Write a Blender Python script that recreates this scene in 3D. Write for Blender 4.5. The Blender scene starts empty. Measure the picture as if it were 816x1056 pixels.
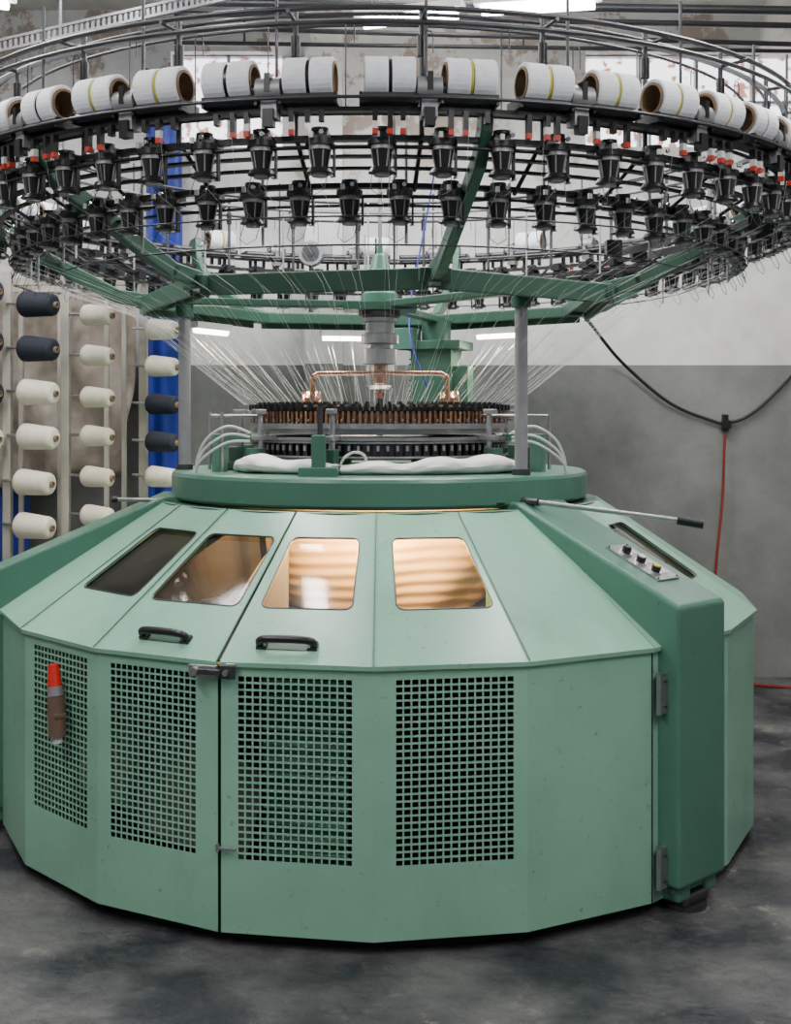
import bpy, math, random
from mathutils import Matrix, Vector, noise
random.seed(7)
rad=math.radians
CAMX,CAMY,CAMZ=0.065,-5.0,1.58
FPX=1240.0; YH=430.0
def W(px,py,d): return Vector(((px-408)*d/FPX+CAMX, CAMY+d, CAMZ-(py-YH)*d/FPX))
def P(a,R,z): a=rad(a); return Vector((R*math.sin(a),-R*math.cos(a),z))
def RZ(a): return Matrix.Rotation(rad(a),4,'Z')
T=Matrix.Translation

# ---------------- materials
def mat(name,col,rough=0.5,metal=0.0,col2=None,nscale=6,bump=0.0,bscale=60,emis=None,estr=0,spec=0.5,coat=0,ramp=(0.35,0.7),detail=6):
    m=bpy.data.materials.new(name); m.use_nodes=True
    nt=m.node_tree; b=nt.nodes['Principled BSDF']
    b.inputs['Base Color'].default_value=(*col,1); b.inputs['Roughness'].default_value=rough
    b.inputs['Metallic'].default_value=metal
    b.inputs['Specular IOR Level'].default_value=spec
    b.inputs['Coat Weight'].default_value=coat
    if emis: b.inputs['Emission Color'].default_value=(*emis,1); b.inputs['Emission Strength'].default_value=estr
    tc=nt.nodes.new('ShaderNodeTexCoord')
    if col2 is None: col2=tuple(c*0.82 for c in col)
    n=nt.nodes.new('ShaderNodeTexNoise'); n.inputs['Scale'].default_value=nscale; n.inputs['Detail'].default_value=detail
    nt.links.new(tc.outputs['Object'],n.inputs['Vector'])
    r=nt.nodes.new('ShaderNodeValToRGB')
    r.color_ramp.elements[0].position=ramp[0]; r.color_ramp.elements[1].position=ramp[1]
    r.color_ramp.elements[0].color=(*col,1); r.color_ramp.elements[1].color=(*col2,1)
    nt.links.new(n.outputs['Fac'],r.inputs['Fac']); nt.links.new(r.outputs['Color'],b.inputs['Base Color'])
    if bump>0:
        n2=nt.nodes.new('ShaderNodeTexNoise'); n2.inputs['Scale'].default_value=bscale; n2.inputs['Detail'].default_value=4
        nt.links.new(tc.outputs['Object'],n2.inputs['Vector'])
        bp=nt.nodes.new('ShaderNodeBump'); bp.inputs['Strength'].default_value=bump; bp.inputs['Distance'].default_value=0.01
        nt.links.new(n2.outputs['Fac'],bp.inputs['Height']); nt.links.new(bp.outputs['Normal'],b.inputs['Normal'])
    return m
def scuffs(m,col,scale=22,lo=.66,hi=.70,amt=.6,stretch=(1,1,1)):
    nt=m.node_tree; b=nt.nodes['Principled BSDF']; tc=nt.nodes['Texture Coordinate']
    mp=nt.nodes.new('ShaderNodeMapping'); mp.inputs['Scale'].default_value=stretch
    nt.links.new(tc.outputs['Object'],mp.inputs[0])
    n=nt.nodes.new('ShaderNodeTexNoise'); n.inputs['Scale'].default_value=scale; n.inputs['Detail'].default_value=8; n.inputs['Roughness'].default_value=.65
    nt.links.new(mp.outputs[0],n.inputs['Vector'])
    r=nt.nodes.new('ShaderNodeValToRGB'); r.color_ramp.elements[0].position=lo; r.color_ramp.elements[1].position=hi
    r.color_ramp.elements[0].color=(0,0,0,1); r.color_ramp.elements[1].color=(amt,amt,amt,1); nt.links.new(n.outputs['Fac'],r.inputs['Fac'])
    src=b.inputs['Base Color'].links[0].from_socket
    mx=nt.nodes.new('ShaderNodeMix'); mx.data_type='RGBA'; nt.links.new(r.outputs['Color'],mx.inputs['Factor'])
    nt.links.new(src,mx.inputs['A']); mx.inputs['B'].default_value=(*col,1); nt.links.new(mx.outputs['Result'],b.inputs['Base Color'])
GREEN=mat('seafoam_paint',(0.245,0.475,0.350),0.25,col2=(0.21,0.415,0.305),nscale=2.5,bump=0.04,bscale=90)
scuffs(GREEN,(.10,.18,.14),34,.63,.70,.6)
scuffs(GREEN,(.16,.31,.23),3,.50,.75,.55,(1,1,.35))
DGREEN=mat('dark_green_paint',(0.042,0.112,0.076),0.36,col2=(0.034,0.09,0.06),nscale=3,bump=0.05,bscale=80)
MGREEN=mat('mid_green_paint',(0.075,0.192,0.138),0.32,col2=(0.062,0.165,0.117),nscale=3,bump=0.05)
scuffs(MGREEN,(.03,.06,.05),26,.65,.71,.6)
STEEL=mat('brushed_steel',(0.45,0.45,0.46),0.35,0.9,nscale=20)
DSTEEL=mat('dark_steel',(0.09,0.09,0.10),0.4,0.7,nscale=20)
GREYM=mat('grey_cast_metal',(0.34,0.34,0.36),0.45,0.5,nscale=15)
BLACK=mat('black_plastic',(0.010,0.010,0.012),0.35,nscale=20)
BLACKR=mat('black_rail',(0.014,0.014,0.016),0.4,0.3)
WHITE=mat('white_yarn',(0.88,0.90,0.95),0.75,col2=(0.78,0.80,0.86),nscale=40,bump=0.1,bscale=300)
CREAM=mat('cream_yarn',(0.80,0.75,0.63),0.85,col2=(0.7,0.65,0.54),nscale=30,bump=0.15,bscale=200)
NAVY=mat('navy_yarn',(0.013,0.018,0.032),0.8,nscale=30,bump=0.15,bscale=200)
CARD=mat('cardboard',(0.22,0.145,0.085),0.8)
YELL=mat('yellow_thread',(0.6,0.55,0.05),0.7)
RED=mat('red_plastic',(0.62,0.02,0.012),0.35)
ORANGE=mat('orange_plastic',(0.50,0.03,0.015),0.4)
WPL=mat('white_plastic',(0.7,0.7,0.68),0.4)
COPPER=mat('copper',(0.74,0.42,0.28),0.22,0.95,nscale=30)
BRONZE=mat('bronze_sinkers',(0.46,0.27,0.16),0.35,0.8,col2=(0.20,0.11,0.07),nscale=60)
CHROME=mat('chrome',(0.75,0.75,0.75),0.12,1.0)
CLOTH=mat('white_cloth',(0.86,0.85,0.81),0.9,col2=(0.76,0.75,0.71),nscale=8,bump=0.4,bscale=25)
FABRIC=mat('knit_fabric',(0.92,0.78,0.56),0.9,col2=(0.78,0.58,0.36),nscale=5,bump=0.3,bscale=30)
GFABR=mat('grey_fabric',(0.13,0.125,0.115),0.9,nscale=8,bump=0.3,bscale=30)
SHIELD=mat('light_shield',(0.085,0.095,0.115),0.45)  # for the added plates that block the inner lamp light
BROWN=mat('brown_tube',(0.16,0.10,0.07),0.4,nscale=20)
BLUE=mat('blue_sheet',(0.012,0.035,0.33),0.5,col2=(0.008,0.022,0.18),nscale=3,bump=0.3,bscale=8)
POST=mat('rack_paint',(0.45,0.43,0.38),0.5,col2=(0.33,0.31,0.27))
SHEET=mat('plastic_sheet',(0.36,0.31,0.265),0.4,col2=(0.19,0.16,0.135),nscale=9,bump=0.5,bscale=15)
YARN=mat('yarn_thread',(0.66,0.66,0.64),0.8)
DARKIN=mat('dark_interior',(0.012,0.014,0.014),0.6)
TUBEL=mat('lamp_tube_glow',(1,1,1),0.5,emis=(1.0,0.88,0.68),estr=16)
TUBEC=mat('fluorescent_glow',(1,1,1),0.5,emis=(0.92,0.96,1.0),estr=24)
WARMB=mat('warm_lamp_glow',(1,0.8,0.5),0.5,emis=(1.0,0.7,0.35),estr=20)
CABLE=mat('black_cable',(0.012,0.012,0.013),0.5)
REDH=mat('red_hose',(0.24,0.018,0.014),0.4)
def glassmat(name,tint,fac,d0=.03,d1=.14):
    m=bpy.data.materials.new(name); m.use_nodes=True; nt=m.node_tree
    nt.nodes.clear(); o=nt.nodes.new('ShaderNodeOutputMaterial')
    t=nt.nodes.new('ShaderNodeBsdfTransparent'); t.inputs[0].default_value=(*tint,1)
    g=nt.nodes.new('ShaderNodeBsdfGlossy'); g.inputs['Roughness'].default_value=0.06; g.inputs['Color'].default_value=(.9,.9,.9,1)
    mx=nt.nodes.new('ShaderNodeMixShader'); lw=nt.nodes.new('ShaderNodeLayerWeight'); lw.inputs[0].default_value=fac
    tc=nt.nodes.new('ShaderNodeTexCoord'); n=nt.nodes.new('ShaderNodeTexNoise'); n.inputs['Scale'].default_value=7
    nt.links.new(tc.outputs['Object'],n.inputs['Vector'])
    d=nt.nodes.new('ShaderNodeBsdfDiffuse'); d.inputs[0].default_value=(.35,.32,.28,1)
    mr=nt.nodes.new('ShaderNodeMapRange'); mr.inputs['From Min'].default_value=.35; mr.inputs['From Max'].default_value=.75
    mr.inputs['To Min'].default_value=d0; mr.inputs['To Max'].default_value=d1
    nt.links.new(n.outputs['Fac'],mr.inputs['Value'])
    m2=nt.nodes.new('ShaderNodeMixShader')
    nt.links.new(mr.outputs['Result'],m2.inputs[0]); nt.links.new(t.outputs[0],m2.inputs[1]); nt.links.new(d.outputs[0],m2.inputs[2])
    nt.links.new(lw.outputs['Fresnel'],mx.inputs[0]); nt.links.new(m2.outputs[0],mx.inputs[1]); nt.links.new(g.outputs[0],mx.inputs[2])
    nt.links.new(mx.outputs[0],o.inputs[0]); return m
PANE=glassmat('acrylic_pane',(.86,.83,.80),0.3)
CLEAR=glassmat('clear_bowl',(.9,.9,.9),0.5)

# ---------------- mesh builder
class MB:
    def __init__(s): s.v=[];s.f=[];s.mi=[];s.sm=[];s.mats=[]
    def m(s,mt):
        if mt not in s.mats: s.mats.append(mt)
        return s.mats.index(mt)
    def add(s,vs,fs,mt,M=None,smooth=False):
        o=len(s.v)
        for p in vs:
            p=Vector(p); s.v.append(M@p if M else p)
        k=s.m(mt)
        for f in fs: s.f.append([i+o for i in f]); s.mi.append(k); s.sm.append(smooth)
    def box(s,c,d,mt,M=None):
        x,y,z=c;a,b,e=d[0]/2,d[1]/2,d[2]/2
        vs=[(x+i*a,y+j*b,z+k*e) for i in(-1,1) for j in(-1,1) for k in(-1,1)]
        s.add(vs,[(0,1,3,2),(4,6,7,5),(0,4,5,1),(2,3,7,6),(0,2,6,4),(1,5,7,3)],mt,M)
    def cyl(s,p0,p1,r0,mt,r1=None,n=12,M=None,caps=True):
        p0=Vector(p0);p1=Vector(p1); r1=r0 if r1 is None else r1
        ax=(p1-p0).normalized(); u=ax.orthogonal().normalized(); w=ax.cross(u)
        vs=[];
        for p,r in((p0,r0),(p1,r1)):
            for i in range(n):
                t=2*math.pi*i/n; vs.append(p+u*(r*math.cos(t))+w*(r*math.sin(t)))
        s.add(vs,[(i,(i+1)%n,n+(i+1)%n,n+i) for i in range(n)],mt,M,True)
        if caps:
            s.add(vs[:n],[tuple(range(n))[::-1]],mt,M); s.add(vs[n:],[tuple(range(n))],mt,M)
    def lathe(s,prof,mt,M=None,n=32,closed=False,smooth=False,a0=0,a1=360):
        full=abs(a1-a0)>=360; N=n if full else n+1
        vs=[];m=len(prof)
        for i in range(N):
            t=rad(a0+(a1-a0)*i/n)
            for r,z in prof: vs.append((r*math.sin(t),-r*math.cos(t),z))
        fs=[]
        for i in range(n):
            j=(i+1)%N
            for k in range(m if closed else m-1):
                l=(k+1)%m; fs.append((i*m+k,j*m+k,j*m+l,i*m+l))
        s.add(vs,fs,mt,M,smooth)
    def ring(s,R0,R1,z0,z1,mt,n=96,M=None,a0=0,a1=360):
        s.lathe([(R0,z0),(R1,z0),(R1,z1),(R0,z1)],mt,M,n,True,False,a0,a1)
    def torus(s,R,z,r,mt,n=96,k=8):
        s.lathe([(R+r*math.cos(2*math.pi*i/k),z+r*math.sin(2*math.pi*i/k)) for i in range(k)],mt,None,n,True,True)
    def beam(s,p0,p1,w,h,mt,up=Vector((0,0,1)),M=None):
        p0=Vector(p0);p1=Vector(p1);ax=(p1-p0).normalized();sd=ax.cross(up).normalized();u2=sd.cross(ax)
        vs=[p+sd*(i*w/2)+u2*(j*h/2) for p in(p0,p1) for i in(-1,1) for j in(-1,1)]
        s.add(vs,[(0,1,3,2),(4,6,7,5),(0,4,5,1),(2,3,7,6),(0,2,6,4),(1,5,7,3)],mt,M)
    def tube(s,pts,r,mt,n=8,M=None,sub=0):
        pts=[Vector(p) for p in pts]
        if sub:
            q=[];L=len(pts)
            for i in range(L-1):
                a=pts[max(i-1,0)];b=pts[i];c=pts[i+1];d=pts[min(i+2,L-1)]
                for k in range(sub):
                    t=k/sub
                    q.append(0.5*((2*b)+(c-a)*t+(2*a-5*b+4*c-d)*t*t+(3*b-a-3*c+d)*t**3))
            q.append(pts[-1]); pts=q
        vs=[];u=None
        for i,p in enumerate(pts):
            t=(pts[min(i+1,len(pts)-1)]-pts[max(i-1,0)]).normalized()
            if u is None: u=t.orthogonal().normalized()
            else:
                u=(u-t*u.dot(t)); u=u.normalized() if u.length>1e-6 else t.orthogonal().normalized()
            w=t.cross(u)
            for k in range(n):
                a=2*math.pi*k/n; vs.append(p+u*(r*math.cos(a))+w*(r*math.sin(a)))
        fs=[(i*n+k,i*n+(k+1)%n,(i+1)*n+(k+1)%n,(i+1)*n+k) for i in range(len(pts)-1) for k in range(n)]
        s.add(vs,fs,mt,M,True)
        s.add(vs[:n]+vs[-n:],[tuple(range(n))[::-1],tuple(range(n,2*n))],mt,M)
    def obj(s,name,parent=None,bevel=0,solid=0,seg=2,offset=-1):
        me=bpy.data.meshes.new(name); me.from_pydata([tuple(v) for v in s.v],[],s.f)
        for mt in s.mats: me.materials.append(mt)
        me.polygons.foreach_set('material_index',s.mi); me.polygons.foreach_set('use_smooth',s.sm); me.update()
        o=bpy.data.objects.new(name,me); bpy.context.scene.collection.objects.link(o)
        if parent: o.parent=parent
        if solid:
            md=o.modifiers.new('solid','SOLIDIFY'); md.thickness=solid; md.offset=offset
        if bevel:
            md=o.modifiers.new('bev','BEVEL'); md.width=bevel; md.segments=seg; md.limit_method='ANGLE'; md.angle_limit=rad(40)
        return o
def empty(name):
    e=bpy.data.objects.new(name,None); bpy.context.scene.collection.objects.link(e); return e

MACH=empty('circular_knitting_machine')
# ---------------- skirt panels
RS=1.49; S9=math.sin(rad(9)); C9=math.cos(rad(9))
Z0,Z1=0.045,0.846
grilles={-3:(.13,.87),-2:(.11,.82),-1:(.12,.87),0:(.14,.91),-7:(.12,.88),5:(.12,.88),6:(.12,.88),8:(.12,.88)}
sk=MB()
for k in range(-10,10):
    M=RZ(9+18*k); w=2*RS*S9; y=-RS*C9
    ul,ur=0,1
    if k==-2: ur=1-0.012
    if k==-1: ul=0.012
    if k==1: ur=1-0.008
    if k==2: ul=0.012
    xs=lambda u:(u-0.5)*w
    if k in grilles:
        g0,g1=grilles[k]; nc=15; nr=26; zb,zt=0.262,0.812
        us=[ul]; pitch=(g1-g0)/nc; bx=.11; bz=.14
        for i in range(nc):
            us+= [g0+pitch*i+pitch*bx, g0+pitch*(i+1)-pitch*bx]
        us+=[ur]; zs=[Z0]; pz=(zt-zb)/nr
        for i in range(nr): zs+=[zb+pz*i+pz*bz, zb+pz*(i+1)-pz*bz]
        zs+=[Z1]
        holes_u=set(1+2*i for i in range(nc)); holes_z=set(1+2*i for i in range(nr))
        vs=[(xs(u),y,z) for z in zs for u in us]; nu=len(us)
        fs=[]
        for j in range(len(zs)-1):
            for i in range(nu-1):
                if i in holes_u and j in holes_z: continue
                fs.append((j*nu+i,j*nu+i+1,(j+1)*nu+i+1,(j+1)*nu+i))
        sk.add(vs,fs,GREEN,M)
    else:
        sk.add([(xs(ul),y,Z0),(xs(ur),y,Z0),(xs(ur),y,Z1),(xs(ul),y,Z1)],[(0,1,2,3)],GREEN,M)
sk.obj('skirt_panels',MACH,solid=0.0025,offset=-1)

# ---------------- hood
RB,RT,HZ0,HZ1=1.503,0.90,0.853,1.252
hd=MB(); pn=MB(); gk=MB()
wins={-3:(.07,.88),-2:(.07,.92),-1:(.11,.83),0:(.17,.93),3:(.2,.8),-6:(.15,.85),5:(.15,.85),6:(.15,.85),-8:(.15,.85)}
def hp(u,t,off=0):
    R=RB+(RT-RB)*t; w=2*R*S9; z=HZ0+(HZ1-HZ0)*t
    nx,nz=-math.sin(math.atan2(HZ1-HZ0,RB-RT)),math.cos(math.atan2(HZ1-HZ0,RB-RT))
    return ((u-.5)*w,-R*C9+nx*off,z+nz*off)
for k in range(-10,10):
    M=RZ(9+18*k); ul,ur=0.0,1.0
    if k==-2: ur=0.984
    if k==-1: ul=0.016
    if k==1: ur=0.992
    if k in wins:
        a,b=wins[k]; c,d=.33,.81
        ru,rt=.07,.04; loop=[]; ci=[]
        n=5
        for (cu,ct,sa,oc) in((a+ru,c+rt,180,(ul,0)),(b-ru,c+rt,270,(ur,0)),(b-ru,d-rt,0,(ur,1)),(a+ru,d-rt,90,(ul,1))):
            grp=[]
            for i in range(n+1):
                t=rad(sa+90*i/n); grp.append(len(loop)); loop.append((cu+ru*math.cos(t),ct+rt*math.sin(t)))
            ci.append((grp,oc))
        vs=[hp(*p) for p in loop]; base=len(vs)
        for g,oc in ci: vs.append(hp(*oc))
        fs=[]
        for q in range(4):
            g=ci[q][0]
            for i in range(n): fs.append((base+q,g[i+1],g[i]))
            q2=(q+1)%4; fs.append((base+q,base+q2,ci[q2][0][0],g[-1]))
        hd.add(vs,fs,GREEN,M)
        pn.add([hp(u,t,-.012) for u,t in loop],[tuple(range(len(loop)))],PANE,M)
        lp=[hp(u,t,0.0) for u,t in loop]; lp.append(lp[0])
        gk.tube(lp,.0028,DSTEEL,6,M)
    else:
        hd.add([hp(ul,0),hp(ur,0),hp(ur,1),hp(ul,1)],[(0,1,2,3)],GREEN,M)
    a_=hp(ul,0);b_=hp(ur,0)
    hd.add([a_,b_,(b_[0],b_[1]+.002,b_[2]-.014),(a_[0],a_[1]+.002,a_[2]-.014)],[(0,3,2,1)],GREEN,M)
hd.obj('hood_panels',MACH,solid=0.006,offset=-1)
pn.obj('hood_window_panes',MACH); gk.obj('window_gaskets',MACH)
sm=MB()
for a in (-18,36):
    sm.beam(P(a,1.475,.06),P(a,1.475,.84),.05,.01,BLACK,up=P(a,1,0))
    sm.beam(P(a,1.485,.852),P(a,.90,1.232),.05,.006,BLACK,up=Vector((0,0,1)))
for a in (0,18,-36,-54):
    sm.beam(P(a,1.506,.8575),P(a,.902,1.2565),.0025,.004,MGREEN)
sm.obj('panel_seams',MACH)

fr=MB()
fr.ring(1.30,1.42,0.0,0.05,BLACK,60)
fr.ring(0.0,1.42,0.012,0.03,DARKIN,60)
fr.ring(.80,.90,1.20,1.25,DGREEN,80)
fr.ring(.30,1.46,.815,.83,SHIELD,80)  # added shield ring, keeps lamp light from falling behind the grilles
fr.ring(.295,.30,.60,.83,DARKIN,80)
fr.add([P(-21,.86,.83),P(-21,1.44,.83),P(-21,1.44,.885),P(-21,.86,1.22)],[(0,1,2,3)],SHIELD)  # added partition, dims the windows left of the lamps
fr.add([P(-40,.67,.83),P(-40,1.30,.83),P(-40,1.30,.95),P(-40,.67,1.24)],[(0,1,2,3)],DARKIN)  # added black partition, stops lamp light towards the far left
fr.add([P(38,.86,.83),P(38,1.44,.83),P(38,1.44,.885),P(38,.86,1.22)],[(0,1,2,3)],FABRIC)  # added partition in fabric colour, closes off the lit bay
for a in(-50,-44,-32): fr.beam(P(a,.72,.84),P(a,.78,1.22),.03,.03,DSTEEL,up=P(a+90,1,0))
fr.box(P(-48,1.05,.88),(.16,.12,.10),DSTEEL,None); fr.cyl(P(-33,1.02,.83),P(-33,1.02,.95),.05,GREYM,n=20)
fr.obj('base_plinth_and_shields',MACH)

# ---------------- disc table
dk=MB()
dk.lathe([(0,1.255),(.83,1.255),(.846,1.262),(.852,1.27),(.852,1.35),(.846,1.362),(.832,1.368),(.62,1.368),(.62,1.36),(0,1.36)],MGREEN,None,128,smooth=False)
dk.box((0.43,-.737,1.272),(.045,.004,.008),BLACK,None)
o=dk.obj('bed_ring',MACH)
for i,a in enumerate((41,161,-79)):
    b=MB(); M=RZ(a+1.3); hw=.131
    prof=[(-1.56,.095),(-1.56,.985),(-.88,1.275),(-.72,1.275),(-.72,.095)]
    vs=[(sx*hw,y,z) for sx in(-1,1) for y,z in prof]
    b.add(vs,[(0,1,2,3,4)[::-1],(5,6,7,8,9),(0,5,6,1)[::-1],(1,6,7,2)[::-1],(2,7,8,3)[::-1],(3,8,9,4)[::-1],(4,9,5,0)[::-1]],MGREEN,M)
    b.box((-.07,-1.47,.07),(.07,.14,.06),MGREEN,M); b.box((.08,-1.47,.07),(.06,.14,.06),MGREEN,M)
    b.box((0,-1.47,.075),(.22,.12,.03),MGREEN,M)
    b.box((0,-1.49,.035),(.14,.10,.04),DSTEEL,M); b.cyl((0,-1.49,0),(0,-1.49,.02),.07,DSTEEL,M=M,n=20)
    b.obj('leg_housing_%d'%(i+1),MACH,bevel=.014,seg=3)
    c=MB()
    if a!=161:
        c.cyl(P(a,.80,1.365),P(a,.80,2.04),.024,GREYM,n=24); c.cyl(P(a,.80,1.365),P(a,.80,1.39),.034,DSTEEL,n=24)
        c.cyl(P(a,.80,1.98),P(a,.80,2.03),.036,DGREEN,n=24)
    else:
        Mx=RZ(a)
        c.box((0,-.80,1.78),(.20,.18,.26),DGREEN,Mx); c.box((0,-.8,1.92),(.30,.24,.04),DGREEN,Mx)
        c.cyl(P(a,.80,1.37),P(a,.80,2.04),.07,DGREEN,n=24); c.box((-.13,-.78,1.72),(.09,.1,.2),DGREEN,Mx)
        c.box((.12,-.72,1.95),(.1,.12,.1),MGREEN,Mx)
        for q in range(8): c.box((.105,-.8,1.68+q*.025),(.02,.15,.008),DSTEEL,Mx)
        c.tube([P(a,.66,1.72),P(a+5,.6,1.9),P(a+8,.7,2.1),P(a+4,.8,2.5),P(a,.85,2.9)],.005,BLUE,sub=6)
    c.obj('column_%d'%(i+1),MACH,bevel=.004)
cp=MB(); sl=math.atan2(.29,.68)
Mp=RZ(41.8)@T((0.01,-1.315,.985+.245*.29/.68))@Matrix.Rotation(sl,4,'X')
cp.box((0.01,0,.004),(.115,.235,.006),STEEL,Mp)
for j,(yy,mt_) in enumerate(((-.07,YELL),(-.005,WPL),(.06,BLACK))):
    cp.cyl((-.01,yy,.006),(-.01,yy,.014),.022,CHROME,M=Mp,n=20); cp.cyl((-.01,yy,.012),(-.01,yy,.03),.016,BLACK,M=Mp,n=16)
    cp.cyl((-.01,yy,.03),(-.01,yy,.034),.012,mt_,M=Mp,n=16); cp.box((.035,yy,.008),(.018,.03,.002),WPL,Mp)
for sx in(-.04,.06):
    for sy in(-.11,.11): cp.cyl((sx,sy,.006),(sx,sy,.011),.004,DSTEEL,M=Mp,n=8)
cp.obj('control_panel',MACH)
hw=MB()
for z in(.71,.16):
    Mh=RZ(36)@T((0.0,-1.50,z))
    hw.box((.022,-.01,0),(.03,.02,.13),STEEL,Mh); hw.cyl((.002,-.016,-.065),(.002,-.016,.065),.009,STEEL,M=Mh); 
    for q in(-.04,.04): hw.cyl((.024,-.02,q),(.024,-.026,q),.005,DSTEEL,M=Mh,n=8)
Ml=RZ(-18)@T((0,-1.50,.825))
hw.box((-.045,-.008,0),(.09,.012,.035),STEEL,Ml); hw.box((.035,-.008,0),(.05,.012,.04),DSTEEL,Ml); hw.box((-.03,-.02,0),(.10,.012,.016),DSTEEL,Ml)
hw.cyl((-.065,-.012,0),(-.065,-.034,0),.013,STEEL,M=Ml,n=16); hw.cyl((.035,-.012,.0),(.035,-.026,.0),.009,STEEL,M=Ml,n=12)
hw.box((.045,-.006,.02),(.03,.01,.012),STEEL,Ml)
Ml2=RZ(-18)@T((0,-1.495,.30)); hw.box((.03,-.006,0),(.06,.008,.01),STEEL,Ml2); hw.cyl((.0,-.008,-.01),(.0,-.008,.012),.006,STEEL,M=Ml2)
hw.obj('door_hardware',MACH,bevel=.002)
hn=MB()
for k,u in((-2,.50),(-1,.42)):
    Mh=RZ(9+18*k); c=Vector(hp(u,.10)); 
    ang=math.atan2(HZ1-HZ0,RB-RT); Mh=Mh@T(c)@Matrix.Rotation(ang,4,'X')
    hn.tube([(-.082,0,0),(-.082,-.004,.024),(-.06,-.006,.034),(0,-.006,.036),(.06,-.006,.034),(.082,-.004,.024),(.082,0,0)],.012,BLACK,10,Mh,sub=4)
    for sx in(-1,1): hn.box((sx*.078,0,.005),(.03,.032,.012),BLACK,Mh)
    hn.box((0,.0,.001),(.13,.03,.003),DGREEN,Mh)
hn.obj('door_handles',MACH)
og=MB(); Mo=RZ(-45)@T((0.055,-1.50,.68))
og.cyl((.015,-.02,-.13),(.005,-.02,0),.028,BROWN,M=Mo,n=20); og.cyl((.005,-.02,0),(0,-.02,.03),.026,GREYM,M=Mo,n=20)
og.cyl((0,-.02,.03),(-.01,-.02,.10),.024,RED,r1=.017,M=Mo,n=20); og.cyl((.016,-.02,-.15),(.015,-.02,-.13),.016,WPL,M=Mo,n=16)
og.box((0.01,-.02,-.06),(.06,.04,.014),BROWN,Mo); og.box((0.01,-.004,-.05),(.03,.02,.05),DSTEEL,Mo)
og.obj('air_gun_holder',MACH,bevel=.002)
lv=MB(); p0=W(556,518,4.25);p1=W(705,537,4.12);p2=W(726,541,4.10)
lv.cyl(p0,p1,.009,STEEL,n=12); lv.cyl(p1+(p0-p1).normalized()*.02,p2,.016,BLACK,n=14); lv.cyl(p0+Vector((-.05,.06,0)),p0,.014,DSTEEL)
lv.cyl(W(116,515,4.75),W(182,516,4.7),.008,STEEL); lv.cyl(W(116,515,4.75),W(122,515,4.75),.014,BLACK)
lv.obj('lever_rods',MACH)
# ---------------- inside
ins=MB()
def quadsurf(f,nu,nv,mt,tgt,M=None):
    vs=[f(i/nu,j/nv) for j in range(nv+1) for i in range(nu+1)]
    tgt.add(vs,[(j*(nu+1)+i,j*(nu+1)+i+1,(j+1)*(nu+1)+i+1,(j+1)*(nu+1)+i) for j in range(nv) for i in range(nu)],mt,M,True)
def fab(u,v):
    a=2*math.pi*u; z=1.25-.45*v
    f=1+.10*v*abs(math.sin(a)) 
    R=(.66-.30*v**1.6)*f+.006*math.sin(60*v+2*math.sin(3*a))+.012*math.sin(11*a+3*v)
    return (R*math.sin(a),-R*math.cos(a),z)
quadsurf(fab,120,70,FABRIC,ins)
ins.cyl((-.55,-.05,.58),(.55,-.05,.58),.045,STEEL,n=24); ins.cyl((-.55,.05,.58),(.55,.05,.58),.045,STEEL,n=24)
ins.cyl((-.52,0,.34),(.52,0,.34),.17,GFABR,n=40); ins.cyl((-.60,0,.34),(.60,0,.34),.03,STEEL,n=16)
for sx in(-1,1):
    ins.box((sx*.62,0,.42),(.05,.35,.72),DGREEN); ins.box((sx*.62,0,.1),(.08,.6,.12),DGREEN)
ins.box((0,.25,.12),(1.2,.06,.1),DGREEN); ins.box((0,0,.78),(1.4,.08,.05),DGREEN)
quadsurf(lambda u,v:P(-54+36*u,1.30-.12*v+.02*math.sin(14*u+5*v),.08+(.24-.16*u)+.34*v*(1-.2*u)),20,10,GFABR,ins)
quadsurf(lambda u,v:P(-17+13*u,1.20,.10+.7*v),4,2,MGREEN,ins)
for q in range(14): ins.beam(P(-17,1.215,.14+q*.05),P(-4,1.215,.14+q*.05),.012,.012,GREEN)
ins.obj('takedown_unit',MACH)
wl=MB()
for a,R_ in((-9,.80),(11,.80)): wl.cyl(P(a-5,R_,1.18),P(a+5,R_,1.18),.014,WARMB,n=10); wl.box(P(a,R_,1.20),(.12,.04,.02),WPL)
wl.obj('interior_lamps',MACH)

# ---------------- knitting head
kh=MB()
kh.ring(.20,.50,1.515,1.535,STEEL,96); kh.ring(.0,.54,1.49,1.503,STEEL,96)
kh.ring(.50,.535,1.535,1.555,GREYM,96)
kh.ring(.30,.50,1.42,1.49,DSTEEL,96)
kh.ring(.44,.505,1.555,1.59,BRONZE,96)
for i in range(150):
    M=RZ(i*2.4)
    kh.box((0,-.519,1.577),(.0095,.022,.048),COPPER if i%2 else BRONZE,M)
    kh.box((0,-.50,1.61),(.012,.05,.016),BLACK,M)
for i in range(75):
    M=RZ(i*4.8)
    kh.box((0,-.53,1.618),(.013,.02,.022),BLACK,M); kh.box((0,-.48,1.632),(.01,.05,.012),BLACK,M)
    kh.cyl((0,-.545,1.563),(0,-.545,1.573),.006,CHROME,M=M,n=6)
for i in range(90):
    M=RZ(i*4); kh.box((0,-.512,1.455),(.018,.02,.055),BLACK,M); kh.box((0,-.524,1.462),(.010,.008,.02),GREYM,M)
kh.ring(.50,.53,1.425,1.432,GREYM,96); kh.ring(.50,.53,1.48,1.487,GREYM,96)
kh.ring(.36,.48,1.592,1.604,DSTEEL,80)
kh.obj('needle_cylinder',MACH)
sp=MB()
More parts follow.
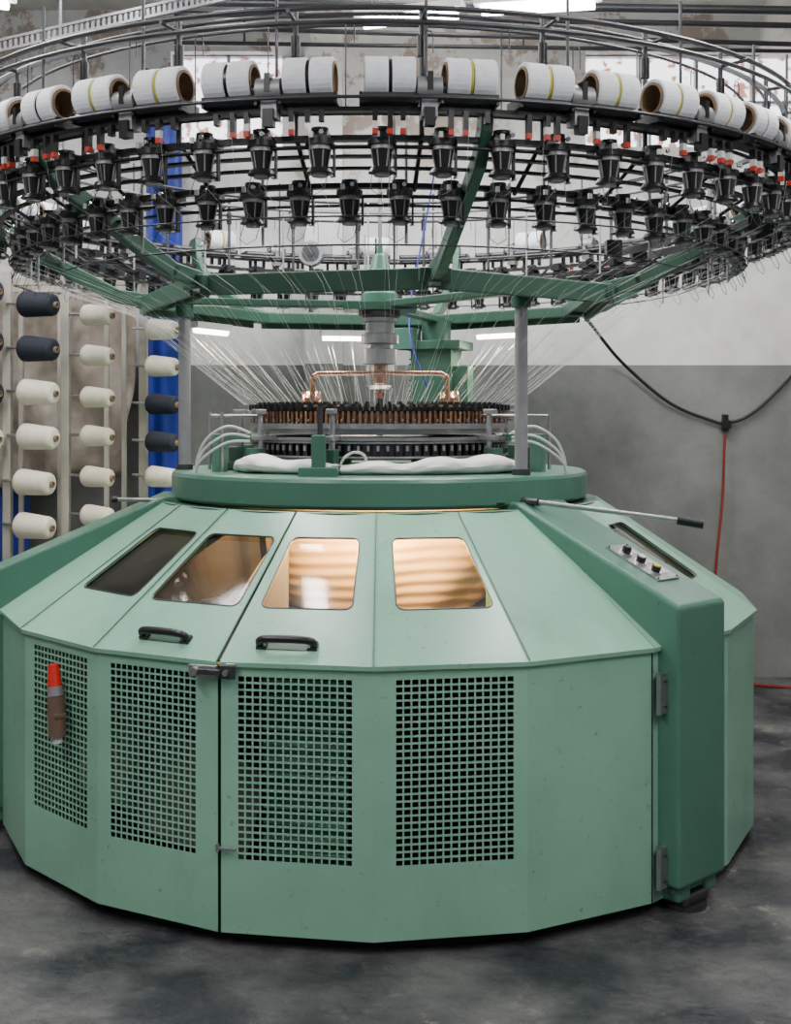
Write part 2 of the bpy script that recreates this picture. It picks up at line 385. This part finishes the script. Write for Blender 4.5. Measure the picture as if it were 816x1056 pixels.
for a in(-17,-52,-75,47,75,110,160,200,250):
    M=RZ(a); sp.box((0,-.60,1.415),(.05,.06,.09),DGREEN,M); sp.box((0,-.60,1.385),(.11,.1,.035),DGREEN,M)
    sp.cyl((0,-.58,1.4),(0,-.58,1.60),.011,GREYM,M=M); sp.box((0,-.565,1.50),(.03,.1,.02),GREYM,M)
    sp.box((0,-.585,1.60),(.03,.05,.02),GREYM,M)
for a in(-62,62):
    M=RZ(a); sp.box((0,-.70,1.44),(.045,.05,.15),MGREEN,M); sp.box((0,-.64,1.50),(.03,.14,.03),MGREEN,M)
sp.box((-.21,-.70,1.44),(.05,.05,.15),MGREEN); sp.box((-.21,-.70,1.383),(.14,.09,.035),MGREEN); sp.cyl((-.21,-.62,1.4),(-.21,-.62,1.62),.010,DSTEEL)
sp.box((-.21,-.64,1.50),(.03,.16,.03),MGREEN)
for a in(-80,80,-60,50):
    M=RZ(a)
    sp.cyl((0,-.52,1.585),(0,-.70,1.585),.006,STEEL,M=M); sp.cyl((0,-.70,1.36),(0,-.70,1.60),.007,STEEL,M=M)
sp.obj('cam_ring_supports',MACH,bevel=.003)
wt=MB()
for s,d0 in((-1,0),(-1,.03),(-1,.06),(1,0),(1,.035),(1,.06)):
    x0=.48 if s<0 else .50
    wt.tube([(s*x0,-.50,1.52-d0*.5),(s*(x0+.08),-.52,1.545-d0),(s*(x0+.16),-.5,1.50-d0),(s*(x0+.20),-.47,1.43-d0*.5),(s*(x0+.21),-.45,1.365)],.005,WPL,8,sub=6)
wt.tube([(-.14,-.60,1.36),(-.13,-.61,1.42),(-.09,-.61,1.45),(-.05,-.6,1.44),(-.04,-.6,1.40)],.005,WPL,8,sub=6)
wt.obj('air_tubes',MACH)
cl=MB()
def clf(u,v):
    a=-64+126*u; t=2*math.pi*v
    e=min(1,min(u,1-u)*9+.2)
    rr_=(.028+.006*math.sin(9*u+.6)+.004*math.sin(37*u+2))*e
    f=1+.14*noise.noise(Vector((u*22,math.cos(t)*2,math.sin(t)*2)))
    R=.620+.012*math.sin(9*u)+rr_*2.0*math.cos(t)*f; z=1.369+max(0,rr_+rr_*math.sin(t)*f)*.95
    return P(a,R,z)
quadsurf(clf,180,20,CLOTH,cl); cl.obj('dust_cloth',MACH)
cu=MB()
for y in(-.05,.04):
    cu.tube([(-.28,y,1.62),(-.28,y,1.73),(-.275,y,1.75),(-.255,y,1.76),(0,y,1.763),(.255,y,1.76),(.275,y,1.75),(.28,y,1.73),(.28,y,1.62)],.0085,COPPER,12)
for sx in(-1,1):
    cu.cyl((sx*.28,-.0,1.58),(sx*.28,0,1.66),.03,BRONZE,n=16)
    cu.lathe([(0,1.69),(.04,1.69),(.045,1.64),(.05,1.6)],COPPER,T((sx*.30,.22,0)),20,smooth=True)
cu.obj('copper_yoke',MACH)
cs=MB()
def L(prof,mt,n=32): cs.lathe(prof,mt,None,n,smooth=False)
L([(0,2.30),(.012,2.30),(.012,2.26),(.03,2.25),(.055,2.16),(.06,2.10),(.075,2.09),(.075,2.04),(0,2.04)],MGREEN)
L([(0,2.02),(.07,2.02),(.07,1.975),(.06,1.97),(.06,1.93),(.078,1.92),(.078,1.885),(.05,1.88),(.05,1.865),(.07,1.86),(.07,1.80),(.03,1.795),(0,1.795)],STEEL)
L([(.088,2.03),(.088,2.0),(.07,1.99)],DSTEEL)
L([(.06,1.795),(.064,1.76),(.06,1.71),(.045,1.695),(0,1.695)],CLEAR)
L([(0,1.79),(.03,1.79),(.035,1.72),(.018,1.70),(.02,1.68),(.012,1.65),(0,1.65)],COPPER)
L([(0,1.69),(.014,1.69),(.014,1.50),(0,1.50)],DSTEEL)
cs.cyl((0,0,2.28),(0,0,2.95),.008,STEEL); cs.cyl((.06,.05,2.0),(.06,.05,2.9),.005,DSTEEL); cs.cyl((-.05,.05,2.0),(-.05,.05,2.6),.004,WPL)
cs.box((0,0,2.035),(.30,.20,.03),DGREEN)
cs.obj('centre_shaft',MACH)

# ---------------- upper heptagon frame
uf=MB(); RH=.95; angs=[-40+360/7*k for k in range(7)]
for a in angs:
    a2=a+360/7; p,q=P(a,RH,2.055),P(a2,RH,2.055)
    uf.beam(p,q,.105,.018,DGREEN); 
    dirv=(P(a,1,0)+P(a2,1,0)).normalized()
    uf.beam(p+dirv*.05+Vector((0,0,-.012)),q+dirv*.05+Vector((0,0,-.012)),.010,.075,DGREEN)
    uf.beam(p-dirv*.05+Vector((0,0,-.005)),q-dirv*.05+Vector((0,0,-.005)),.010,.05,DGREEN)
    uf.box((0,-RH,2.055),(.11,.12,.05),DGREEN,RZ(a))
    pts=[P(a,.96,2.06),P(a,1.10,2.085),P(a,1.55,2.32),P(a,1.61,2.40),P(a,1.63,2.50)]
    for i in range(4):
        e=(pts[i+1]-pts[i]).normalized()*.012
        uf.beam(pts[i]-e,pts[i+1]+e,.036,.06,DGREEN,up=Vector((0,0,1)) if i<3 else P(a,1,0))
for a in(41,161,-79):
    uf.beam(P(a,.05,2.045),P(a,.84,2.045),.06,.03,DGREEN)
uf.obj('creel_support_frame',MACH,bevel=.005)
lt=MB()
for am in(191.43,140,-117.14):
    M=RZ(am); lt.box((0,-.856,1.985),(.26,.05,.03),WPL,M); lt.cyl((-.12,-.856,1.962),(.12,-.856,1.962),.013,TUBEL,M=M,n=12)
lt.obj('work_lamps',MACH)

# ---------------- creel rings
cr=MB()
for R,z,r,m_ in((1.67,2.715,.008,DSTEEL),(1.60,2.70,.009,GREYM),(1.70,2.665,.007,DSTEEL),(1.54,2.74,.006,DSTEEL),(1.47,2.73,.005,DSTEEL)): cr.torus(R,z,r,m_,120)
cr.ring(1.655,1.685,2.425,2.437,BLACKR,120); cr.torus(1.60,2.44,.007,DSTEEL,120); cr.torus(1.72,2.455,.005,DSTEEL,120)
cr.ring(1.585,1.615,2.36,2.375,BLACKR,120); cr.torus(1.64,2.335,.006,BLACKR,120); cr.ring(1.53,1.56,2.325,2.332,BLACKR,120)
cr.ring(1.38,1.41,2.265,2.28,BLACKR,120); cr.torus(1.43,2.235,.006,BLACKR,120); cr.ring(1.33,1.35,2.22,2.226,BLACKR,120)
cr.ring(1.49,1.51,2.30,2.308,BLACKR,120)
cr.torus(1.47,2.17,.003,DSTEEL,120); cr.torus(1.30,2.11,.003,DSTEEL,120)
for i in range(28):
    a=-40+6.43+i*360/28
    M=RZ(a); cr.cyl((0,-1.60,2.36),(0,-1.60,2.74),.008,DSTEEL,M=M,n=8); cr.cyl((0,-1.60,2.70),(0,-1.70,2.70),.006,DSTEEL,M=M,n=8)
    cr.cyl((0,-1.395,2.26),(0,-1.60,2.38),.007,BLACKR,M=M,n=8)
    cr.cyl((0,-1.60,2.60),(0,-1.60,2.66),.014,BLACK,M=M,n=8)
for i in range(20):
    M=RZ(4+i*18); cr.cyl((0,-1.395,2.10),(0,-1.395,2.45+.1*(i%3)),.005,GREYM,M=M,n=8)
for i in range(48):
    a=1.6+i*7.5+3.4; M=RZ(a); h=2.62+.06*random.random()
    cr.tube([(0,-1.67,2.44),(0,-1.67,h),(.006,-1.67,h+.012),(.018,-1.67,h+.012),(.024,-1.67,h-.003),(.024,-1.67,h-.05)],.002,DSTEEL,5,M)
    if i%2==0: cr.cyl((.01,-1.62,2.45),(.01,-1.62,2.80+.1*random.random()),.005,DSTEEL,M=M,n=6)
for a,b in((38,62),(44,70)):
    cr.beam(P(a,1.28,2.12),P(b,1.52,2.28),.018,.026,GREYM); cr.box(P(a,1.28,2.14),(.05,.05,.05),BLACK); cr.box(P(b,1.52,2.27),(.05,.05,.06),BLACK)
cr.obj('creel_rings',MACH)
es=MB(); hs=MB()
for i in range(48):
    a=1.6+i*7.5; jit=random.uniform(-.4,.4); M=RZ(a+jit)@T((0,-1.67,2.517))@Matrix.Rotation(rad(90),4,'Y')
    if not(118<a%360<242 and i%4):
      for z0,z1 in((-.070,-.005),(.005,.070)):
        es.lathe([(.048,z0+.002),(.056,z0),(.059,z0+.004),(.059,z1-.004),(.056,z1),(.048,z1-.002)],WHITE,M,28,True,False)
        es.lathe([(.040,z0-.002),(.048,z0-.002),(.048,z1+.002),(.040,z1+.002)],CARD,M,28,True,False)
      if random.random()<.4: es.lathe([(.048,-.004),(.0545,-.004),(.0545,.003),(.048,.003)],YELL,M,28,True)
      else: es.lathe([(.048,-.005),(.0535,-.005),(.0535,.005),(.048,.005)],BLACK,M,28,True)
    M2=RZ(a)
    for y in(-1.70,-1.63): hs.cyl((-.08,y,2.458),(.08,y,2.458),.014,DSTEEL,M=M2,n=10)
    for sx in(-.078,.078): hs.box((sx,-1.665,2.455),(.008,.10,.03),BLACK,M2)
    if i%2==0:
        Mg=RZ(a+3.75)
        hs.cyl((-.035,-1.69,2.485),(.035,-1.69,2.485),.034,GREYM,M=Mg,n=18); hs.cyl((-.05,-1.69,2.485),(.05,-1.69,2.485),.018,DSTEEL,M=Mg,n=14)
        hs.box((0,-1.68,2.44),(.045,.05,.07),GREYM,Mg); hs.box((0,-1.71,2.50),(.016,.03,.05),BLACK,Mg); hs.box((0,-1.70,2.405),(.03,.03,.05),BLACK,Mg)
    for q in(-.045,.0,.045):
        xq=q+random.uniform(-.01,.01)
        hs.box((xq,-1.69,2.41),(.014,.02,.032),BLACK,M2)
        if random.random()<.75: hs.box((xq,-1.69,2.384),(.015,.018,.022),WPL if random.random()<.4 else BLACK,M2); hs.box((xq,-1.69,2.366),(.015,.018,.016),ORANGE,M2)
es.obj('elastane_spools',MACH); hs.obj('spool_holders',MACH)
fd=MB()
def feeder(M,s=1):
    M=M@Matrix.Rotation(rad(random.uniform(-5,5)),4,'Z')@Matrix.Scale(s,4)
    fd.box((0,0,.055),(.040,.075,.03),BLACK,M); fd.box((0,-.03,.052),(.05,.02,.014),DSTEEL,M)
    fd.cyl((0,-.028,.035),(0,-.028,.050),.036,BLACK,M=M,n=14); fd.cyl((0,-.028,.024),(0,-.028,.035),.029,GREYM,M=M,n=14)
    fd.cyl((0,-.028,-.02),(0,-.028,.024),.018,BLACK,r1=.026,M=M,n=12)
    for k in range(6):
        t=k*math.pi/3; fd.cyl((.019*math.cos(t),-.028+.019*math.sin(t),-.02),(.027*math.cos(t),-.028+.027*math.sin(t),.022),.0022,GREYM,M=M,n=4)
    fd.cyl((0,-.028,-.032),(0,-.028,-.02),.035,BLACK,r1=.028,M=M,n=14); fd.cyl((0,-.028,-.04),(0,-.028,-.032),.020,GREYM,M=M,n=10)
    fd.cyl((0,-.028,.05),(0,-.028,.070),.014,BLACK,M=M,n=10); fd.cyl((0,-.028,.070),(0,-.028,.078),.022,BLACK,M=M,n=12)
    fd.box((.034,-.02,.0),(.006,.012,.08),BLACK,M); fd.cyl((.03,-.02,-.04),(.03,-.045,-.042),.003,STEEL,M=M,n=5)
    fd.box((-.014,-.066,.055),(.010,.008,.014),WPL,M); fd.cyl((.012,-.066,.06),(.012,-.072,.06),.006,CHROME,M=M,n=8)
    fd.tube([(-.025,-.03,-.032),(-.03,-.05,-.075),(-.01,-.055,-.09),(.015,-.05,-.075),(.02,-.03,-.032)],.0012,DSTEEL,4,M)
for i in range(60):
    feeder(RZ(.9+i*6)@T((0,-1.60,2.30)),1.15)
    feeder(RZ(3.2+i*6)@T((0,-1.40,2.195)),1.12)
fd.obj('yarn_feeders',MACH)
yc=MB()
for i in range(60):
    a=3.2+i*6; b=a+random.uniform(-1,1)
    yc.tube([P(a,1.42,2.13),P(a+.5,1.0,1.99),P(b,.56,1.63)],.0005,YARN,3)
    a=.9+i*6
    yc.tube([P(a,1.63,2.24),P(a+1.5,1.05,2.02),P(b+3,.56,1.63)],.0005,YARN,3)
for i in range(48):
    a=1.6+i*7.5; yc.tube([P(a,1.69,2.36),P(a,1.66,2.2),P(a,1.02,2.00),P(a+2,.54,1.65)],.00045,YARN,3)
yc.obj('yarn_threads',MACH)
fn=MB(); Mf=T(W(321,262,6.2)); 
fn.cyl((0,-.05,0),(0,.05,0),.062,GREYM,M=Mf,n=24); fn.cyl((0,-.055,0),(0,-.05,0),.045,DSTEEL,M=Mf,n=24); fn.cyl((0,-.06,0),(0,-.055,0),.018,CHROME,M=Mf,n=16)
fn.box((.08,0,.02),(.06,.05,.05),GREYM,Mf); fn.cyl((0,0,-.3),(0,0,0),.012,DSTEEL,M=Mf)
fn.obj('blower_fan',MACH)

# ---------------- room
FL=mat('stained_concrete',(0.022,0.024,0.029),0.5,col2=(0.10,0.101,0.102),nscale=2.4,bump=1.0,bscale=14,ramp=(.42,.62),detail=15)
nt=FL.node_tree; b=nt.nodes['Principled BSDF']; tc=nt.nodes['Texture Coordinate']
n=nt.nodes.new('ShaderNodeTexNoise'); n.inputs['Scale'].default_value=6; n.inputs['Detail'].default_value=15; n.inputs['Roughness'].default_value=.85
nt.links.new(tc.outputs['Object'],n.inputs['Vector'])
r=nt.nodes.new('ShaderNodeValToRGB'); r.color_ramp.elements[0].position=.55; r.color_ramp.elements[1].position=.60
r.color_ramp.elements[0].color=(0,0,0,1); r.color_ramp.elements[1].color=(1,1,1,1)
nt.links.new(n.outputs['Fac'],r.inputs['Fac'])
ng=nt.nodes.new('ShaderNodeTexNoise'); ng.inputs['Scale'].default_value=1.1; ng.inputs['Detail'].default_value=3
nt.links.new(tc.outputs['Object'],ng.inputs['Vector'])
rg=nt.nodes.new('ShaderNodeMapRange'); rg.inputs['From Min'].default_value=.42; rg.inputs['From Max'].default_value=.6; rg.inputs['To Min'].default_value=.1; rg.inputs['To Max'].default_value=.85
nt.links.new(ng.outputs['Fac'],rg.inputs['Value'])
ml=nt.nodes.new('ShaderNodeMath'); ml.operation='MULTIPLY'; nt.links.new(r.outputs['Color'],ml.inputs[0]); nt.links.new(rg.outputs[0],ml.inputs[1])
mx=nt.nodes.new('ShaderNodeMix'); mx.data_type='RGBA'
src=b.inputs['Base Color'].links[0].from_socket
nt.links.new(ml.outputs[0],mx.inputs['Factor']); nt.links.new(src,mx.inputs['A']); mx.inputs['B'].default_value=(.24,.23,.19,1)
nt.links.new(mx.outputs['Result'],b.inputs['Base Color'])
mr=nt.nodes.new('ShaderNodeMapRange'); mr.inputs['From Min'].default_value=.38; mr.inputs['From Max'].default_value=.6; mr.inputs['To Min'].default_value=.22; mr.inputs['To Max'].default_value=.75
nt.links.new(n.outputs['Fac'],mr.inputs['Value']); nt.links.new(mr.outputs['Result'],b.inputs['Roughness'])
fb=MB(); fb.box((0,-1.9,-.05),(9.2,8.8,.1),FL); fb.obj('floor')
WM=mat('two_tone_wall',(.5,.5,.5),.8,bump=.4,bscale=12)
nt=WM.node_tree; b=nt.nodes['Principled BSDF']; tc=nt.nodes['Texture Coordinate']
sx=nt.nodes.new('ShaderNodeSeparateXYZ'); nt.links.new(tc.outputs['Object'],sx.inputs[0])
nn=nt.nodes.new('ShaderNodeTexNoise'); nn.inputs['Scale'].default_value=1.3; nn.inputs['Detail'].default_value=12; nn.inputs['Roughness'].default_value=.65; nt.links.new(tc.outputs['Object'],nn.inputs['Vector'])
def rr(c1,c2,src,p0=.35,p1=.68):
    q=nt.nodes.new('ShaderNodeValToRGB'); q.color_ramp.elements[0].position=p0; q.color_ramp.elements[1].position=p1
    q.color_ramp.elements[0].color=(*c1,1); q.color_ramp.elements[1].color=(*c2,1); nt.links.new(src.outputs['Fac'],q.inputs['Fac']); return q
up=rr((.78,.775,.77),(.52,.51,.50),nn,.4,.68); lo=rr((.225,.23,.225),(.125,.13,.13),nn,.38,.66)
n3=nt.nodes.new('ShaderNodeTexNoise'); n3.inputs['Scale'].default_value=3.2; n3.inputs['Detail'].default_value=12; n3.inputs['Roughness'].default_value=.7; nt.links.new(tc.outputs['Object'],n3.inputs['Vector'])
pk=rr((0,0,0),(1,1,1),n3,.53,.57)
hz=nt.nodes.new('ShaderNodeMapRange'); hz.inputs['From Min'].default_value=2.6; hz.inputs['From Max'].default_value=3.3; nt.links.new(sx.outputs['Z'],hz.inputs['Value'])
mu=nt.nodes.new('ShaderNodeMath'); mu.operation='MULTIPLY'; nt.links.new(hz.outputs[0],mu.inputs[0]); nt.links.new(pk.outputs['Color'],mu.inputs[1])
mp=nt.nodes.new('ShaderNodeMix'); mp.data_type='RGBA'; nt.links.new(mu.outputs[0],mp.inputs['Factor']); nt.links.new(up.outputs['Color'],mp.inputs['A']); mp.inputs['B'].default_value=(.42,.34,.30,1)
gt=nt.nodes.new('ShaderNodeMath'); gt.operation='GREATER_THAN'; gt.inputs[1].default_value=1.895
nt.links.new(sx.outputs['Z'],gt.inputs[0])
mx=nt.nodes.new('ShaderNodeMix'); mx.data_type='RGBA'; nt.links.new(gt.outputs[0],mx.inputs['Factor']); nt.links.new(lo.outputs['Color'],mx.inputs['A']); nt.links.new(mp.outputs['Result'],mx.inputs['B'])
nt.links.new(mx.outputs['Result'],b.inputs['Base Color'])
YW=2.3; CZ=4.05
wb=MB(); opens=[(-1.30,-.62),(1.22,3.3)]; zb,zt=3.22,3.80
wb.box((0,YW+.1,zb/2),(9.2,.2,zb),WM); wb.box((0,YW+.1,(zt+CZ)/2),(9.2,.2,CZ-zt),WM)
xsn=[-4.6]+[c for o_ in opens for c in o_]+[4.6]
for i in range(0,len(xsn),2): wb.box(((xsn[i]+xsn[i+1])/2,YW+.1,(zb+zt)/2),(xsn[i+1]-xsn[i],.2,zt-zb),WM)
wb.obj('wall_back')
GLS=bpy.data.materials.new('weathered_glass'); GLS.use_nodes=True; nt=GLS.node_tree; b=nt.nodes['Principled BSDF']; tc=nt.nodes.new('ShaderNodeTexCoord')
v=nt.nodes.new('ShaderNodeTexNoise'); v.inputs['Scale'].default_value=18; v.inputs['Detail'].default_value=8; nt.links.new(tc.outputs['Object'],v.inputs['Vector'])
r=nt.nodes.new('ShaderNodeValToRGB'); r.color_ramp.elements[0].position=.39; r.color_ramp.elements[1].position=.47
r.color_ramp.elements[0].color=(.30,.15,.12,1); r.color_ramp.elements[1].color=(.95,.95,1,1); nt.links.new(v.outputs['Fac'],r.inputs['Fac'])
nt.links.new(r.outputs['Color'],b.inputs['Base Color']); nt.links.new(r.outputs['Color'],b.inputs['Emission Color']); b.inputs['Emission Strength'].default_value=3.0  # emission on the panes stands in for daylight through the glass
for i,(x0,x1) in enumerate(opens):
    w=MB(); w.box(((x0+x1)/2,YW+.13,(zb+zt)/2),(x1-x0,.01,zt-zb),GLS)
    nn_=max(2,int((x1-x0)/.34))
    for k in range(nn_+1): w.box((x0+(x1-x0)*k/nn_,YW+.1,(zb+zt)/2),(.018,.05,zt-zb),GREYM)
    for k in range(3): w.box(((x0+x1)/2,YW+.1,zb+(zt-zb)*k/2),(x1-x0,.05,.018),GREYM)
    w.obj('window_%d'%(i+1))
wlm=MB(); wlm.box((-4.7,-1.9,CZ/2),(.2,8.8,CZ),WM); wlm.obj('wall_left')
wrm=MB(); wrm.box((4.7,-1.9,CZ/2),(.2,8.8,CZ),WM); wrm.obj('wall_right')
CM=mat('plaster_ceiling',(.74,.72,.69),.9,col2=(.48,.45,.42),nscale=2.2,bump=.6,bscale=8,detail=12)
ce=MB(); ce.box((0,-1.9,CZ+.05),(9.2,8.8,.1),CM); ce.obj('ceiling')
tb=MB()
for x in(-2.6,-.55,2.4): tb.box((x,-1.0,CZ-.14),(.25,6.6,.28),CM)
tb.obj('trim_1')
pl=MB(); pl.box((-.36,2.2,CZ/2),(.22,.2,CZ),WM); pl.obj('trim_2')
ct=MB(); a_=W(-40,62,5.6); b_=W(300,-16,5.6)
dv=(b_-a_); up_=Vector((0,0,.05))
ct.beam(a_,b_,.02,.012,DSTEEL); ct.beam(a_+up_,b_+up_,.02,.012,DSTEEL)
for i in range(60):
    p=a_+dv*(i/60); ct.beam(p,p+up_,.008,.014,DSTEEL,up=Vector((1,0,0)))
ct.cyl(a_+dv*.3,a_+dv*.3+Vector((0,0,CZ-(a_+dv*.3).z)),.01,DSTEEL); ct.cyl(a_,a_+Vector((0,0,CZ-a_.z)),.01,DSTEEL)
ct.obj('cable_tray')
cd=MB()
for py,d,r,sl_ in((2,6.0,.022,10),(14,6.4,.016,14),(28,6.6,.014,20),(44,6.9,.012,10)):
    p=W(180,py,d);q=W(900,py+sl_,d); cd.cyl(p,q,r,DSTEEL)
    for t in(.1,.5,.9):
        m_=p.lerp(q,t); cd.cyl(m_,Vector((m_.x,m_.y,CZ)),.006,DSTEEL)
cd.obj('ceiling_conduits')
def fluor(p,q):
    m_=MB(); p=Vector(p);q=Vector(q)
    m_.beam(p+Vector((0,0,.04)),q+Vector((0,0,.04)),.09,.035,WPL)
    e=(q-p).normalized(); sd=e.cross(Vector((0,0,1)))
    for s in(-.022,.022): m_.cyl(p+e*.03+sd*s,q-e*.03+sd*s,.016,TUBEC,n=10)
    for t in(.15,.85):
        c=p.lerp(q,t); m_.cyl(c+Vector((0,0,.05)),Vector((c.x,c.y,CZ)),.004,DSTEEL,n=6)
    m_.obj('fluorescent_lamp')
fluor(W(368,26,5.7),W(478,14,5.55)); fluor(W(490,12,5.55),W(620,4,5.4)); fluor(W(-60,-6,5.0),W(14,6,5.0))
for x in(-1.9,1.7):
    for y in(-4.9,-3.2,-.9): fluor((x,y-.6,3.75),(x,y+.6,3.75))
LX=((-.70,-.1),(1.05,-.3),(-1.25,.2))
for x,y in LX: fluor((x,y-.6,3.75),(x,y+.6,3.75))
def area(loc,sx,sy,pw,col=(1,.97,.93),rot=(0,0,0)):
    l=bpy.data.lights.new('tube_and_fill_light','AREA'); l.shape='RECTANGLE'; l.size=sx;l.size_y=sy;l.energy=pw;l.color=col  # shared by tube fixtures and added fill lights
    o=bpy.data.objects.new('tube_and_fill_light',l); o.location=loc; o.rotation_euler=rot; bpy.context.scene.collection.objects.link(o)
for x in(-1.9,1.7):
    for y,p_ in((-4.9,40),(-3.2,55),(-.9,44)): area((x,y,3.70),.2,1.2,p_)
for x,y in LX: area((x,y,3.70),.12,1.2,28)
area((.3,.9,3.5),1.2,.2,35,(.97,.98,1))
area((-2.2,.6,3.6),.2,1.2,16)  # added fill for the back wall, no fixture here
area((2.6,1.0,3.6),.2,1.2,22)  # second added back wall fill, also without a fixture
for x,y in((-1.9,-.9),(1.7,-.9),(.3,.9)): area((x,y,3.80),.3,1.2,34,rot=(math.pi,0,0))  # upward fills added to brighten the ceiling
for am in(191.43,140,-117.14):
    p=P(am,.856,1.93); area(p,.24,.03,5.0,(1,.86,.64))
for a in(-9,11):
    l=bpy.data.lights.new('bulb','POINT'); l.energy=24; l.color=(1,.52,.18); l.shadow_soft_size=.04
    o=bpy.data.objects.new('interior_bulb',l); o.location=P(a,.86,1.12); bpy.context.scene.collection.objects.link(o)

# ---------------- yarn rack at left
RK=empty('yarn_cone_rack'); pr=MB()
for px,d in((8,6.3),(68,6.35),(148,6.4),(22,6.75),(62,6.78),(128,6.78),(110,6.7)):
    p=W(px,400,d); r_=.03 if d<6.5 else .018
    pr.box((p.x,p.y,1.17),(r_*1.4,r_*1.6,2.34),POST)
for z in(.25,2.3):
    p=W(-60,400,6.4);q=W(150,400,6.4); pr.beam((p.x,p.y,z),(q.x,q.y,z),.03,.04,POST)
    p=W(-60,400,6.76);q=W(150,400,6.76); pr.beam((p.x,p.y,z),(q.x,q.y,z),.03,.04,POST)
for px in(8,68,148):
    for z in(.25,2.3):
        p=W(px,400,6.35);q=W(px,400,6.76); pr.beam((p.x,p.y,z),(p.x,q.y,z),.03,.03,POST)
    p=W(px,400,6.36); pr.box((p.x,p.y,.03),(.1,.5,.06),POST)
pr.obj('rack_frame',RK,bevel=.003)
yc2=MB(); pg=MB()
def cone(px,py,d,mt,s=1,dirx=1):
    c=W(px,py,d); ax=Vector((dirx,-.35,-.06)).normalized(); hl=.088*s
    p0=c-ax*hl;p1=c+ax*hl
    M=Matrix.Translation(c)@ax.to_track_quat('Z','Y').to_matrix().to_4x4()
    yc2.lathe([(0.018,-hl),(.050*s,-hl),(.060*s,-hl+.012),(.061*s,-hl+.03),(.052*s,hl-.02),(.047*s,hl-.006),(.034*s,hl),(.016,hl)],mt,M,28,smooth=True)
    yc2.lathe([(.018,hl-.01),(.016,hl+.014),(.011,hl+.014),(.011,hl-.02)],CARD,M,16,smooth=True)
    pg.cyl(p0-ax*.10,p1,.007,STEEL,n=8); 
for px,lst in((40,[(314,NAVY),(360,NAVY),(405,CREAM),(451,CREAM),(498,CREAM),(543,CREAM),(588,CREAM),(632,CREAM)]),
              (101,[(325,CREAM),(367,CREAM),(410,CREAM),(450,CREAM),(492,CREAM),(532,CREAM),(574,CREAM)]),
              (168,[(340,CREAM),(378,CREAM),(417,NAVY),(456,NAVY),(492,CREAM),(530,CREAM)]),
              (-18,[(300,NAVY),(352,NAVY),(405,NAVY),(452,CREAM),(500,CREAM)])):
    for py,mt_ in lst: cone(px if py<480 or px>60 else px-4,py,6.2 if px<60 else 6.28,mt_,1.12 if px<60 else .92)
yc2.obj('yarn_cones',RK); pg.obj('pegs',RK)
bs=MB()
quadsurf(lambda u,v:W(150+38*u,70+520*v,7.08)+Vector((0,.03*math.sin(9*u)+.02*math.sin(7*v+4*u),0)),16,30,BLUE,bs)
bs.obj('blue_tarpaulin',solid=.003)
b2=MB(); quadsurf(lambda u,v:W(-40+70*u,475+150*v,7.08)+Vector((0,.03*math.sin(9*u),0)),10,10,BLUE,b2); b2.obj('blue_tarpaulin',solid=.003)
ps=MB(); quadsurf(lambda u,v:W(-30+165*u+6*math.sin(5*v),285+210*v+8*math.sin(6*u),6.95)+Vector((0,.04*math.sin(13*u+3*math.sin(5*v)),0)),50,24,SHEET,ps); ps.obj('plastic_sheet',solid=.002)

# ---------------- cables & hose on the right
cb=MB()
cb.tube([W(585,318,6.3),W(604,328,6.8),W(640,372,7.2),W(690,415,7.26),W(735,434,7.27),W(748,436,7.27),(W(770,430,7.27)),W(800,405,7.27),W(850,350,7.27)],.010,CABLE,8,sub=8)
p=W(748,436,7.27); cb.box(p,(.03,.04,.10),BLACK); cb.box(p+Vector((0,-.03,-.01)),(.05,.03,.05),BLACK)
cb.obj('hanging_power_cable')
rh=MB()
rh.tube([W(748,447,7.24),W(747,470,7.24),W(745,520,7.24),W(739,580,7.22),W(737,640,7.2),W(750,690,7.1)],.008,REDH,8,sub=6)
rh.tube([W(750,690,7.1),W(770,704,7.0),W(800,708,7.0),W(850,712,7.0)],.009,REDH,8,sub=6)
rh.tube([W(760,722,6.8),W(800,725,6.8),W(850,722,6.8)],.009,REDH,8,sub=6)
rh.obj('red_air_hose')

w=bpy.data.worlds.new('World'); bpy.context.scene.world=w; w.use_nodes=True
w.node_tree.nodes['Background'].inputs[0].default_value=(.85,.92,1,1); w.node_tree.nodes['Background'].inputs[1].default_value=.22
cam=bpy.data.cameras.new('Camera'); co=bpy.data.objects.new('Camera',cam); bpy.context.scene.collection.objects.link(co)
co.location=(CAMX,CAMY,CAMZ); co.rotation_euler=(rad(90),0,0)
cam.sensor_width=36; cam.sensor_fit='AUTO'; cam.lens=FPX*36/1056; cam.shift_y=-(528-YH)/1056
cam.clip_start=.05
bpy.context.scene.camera=co
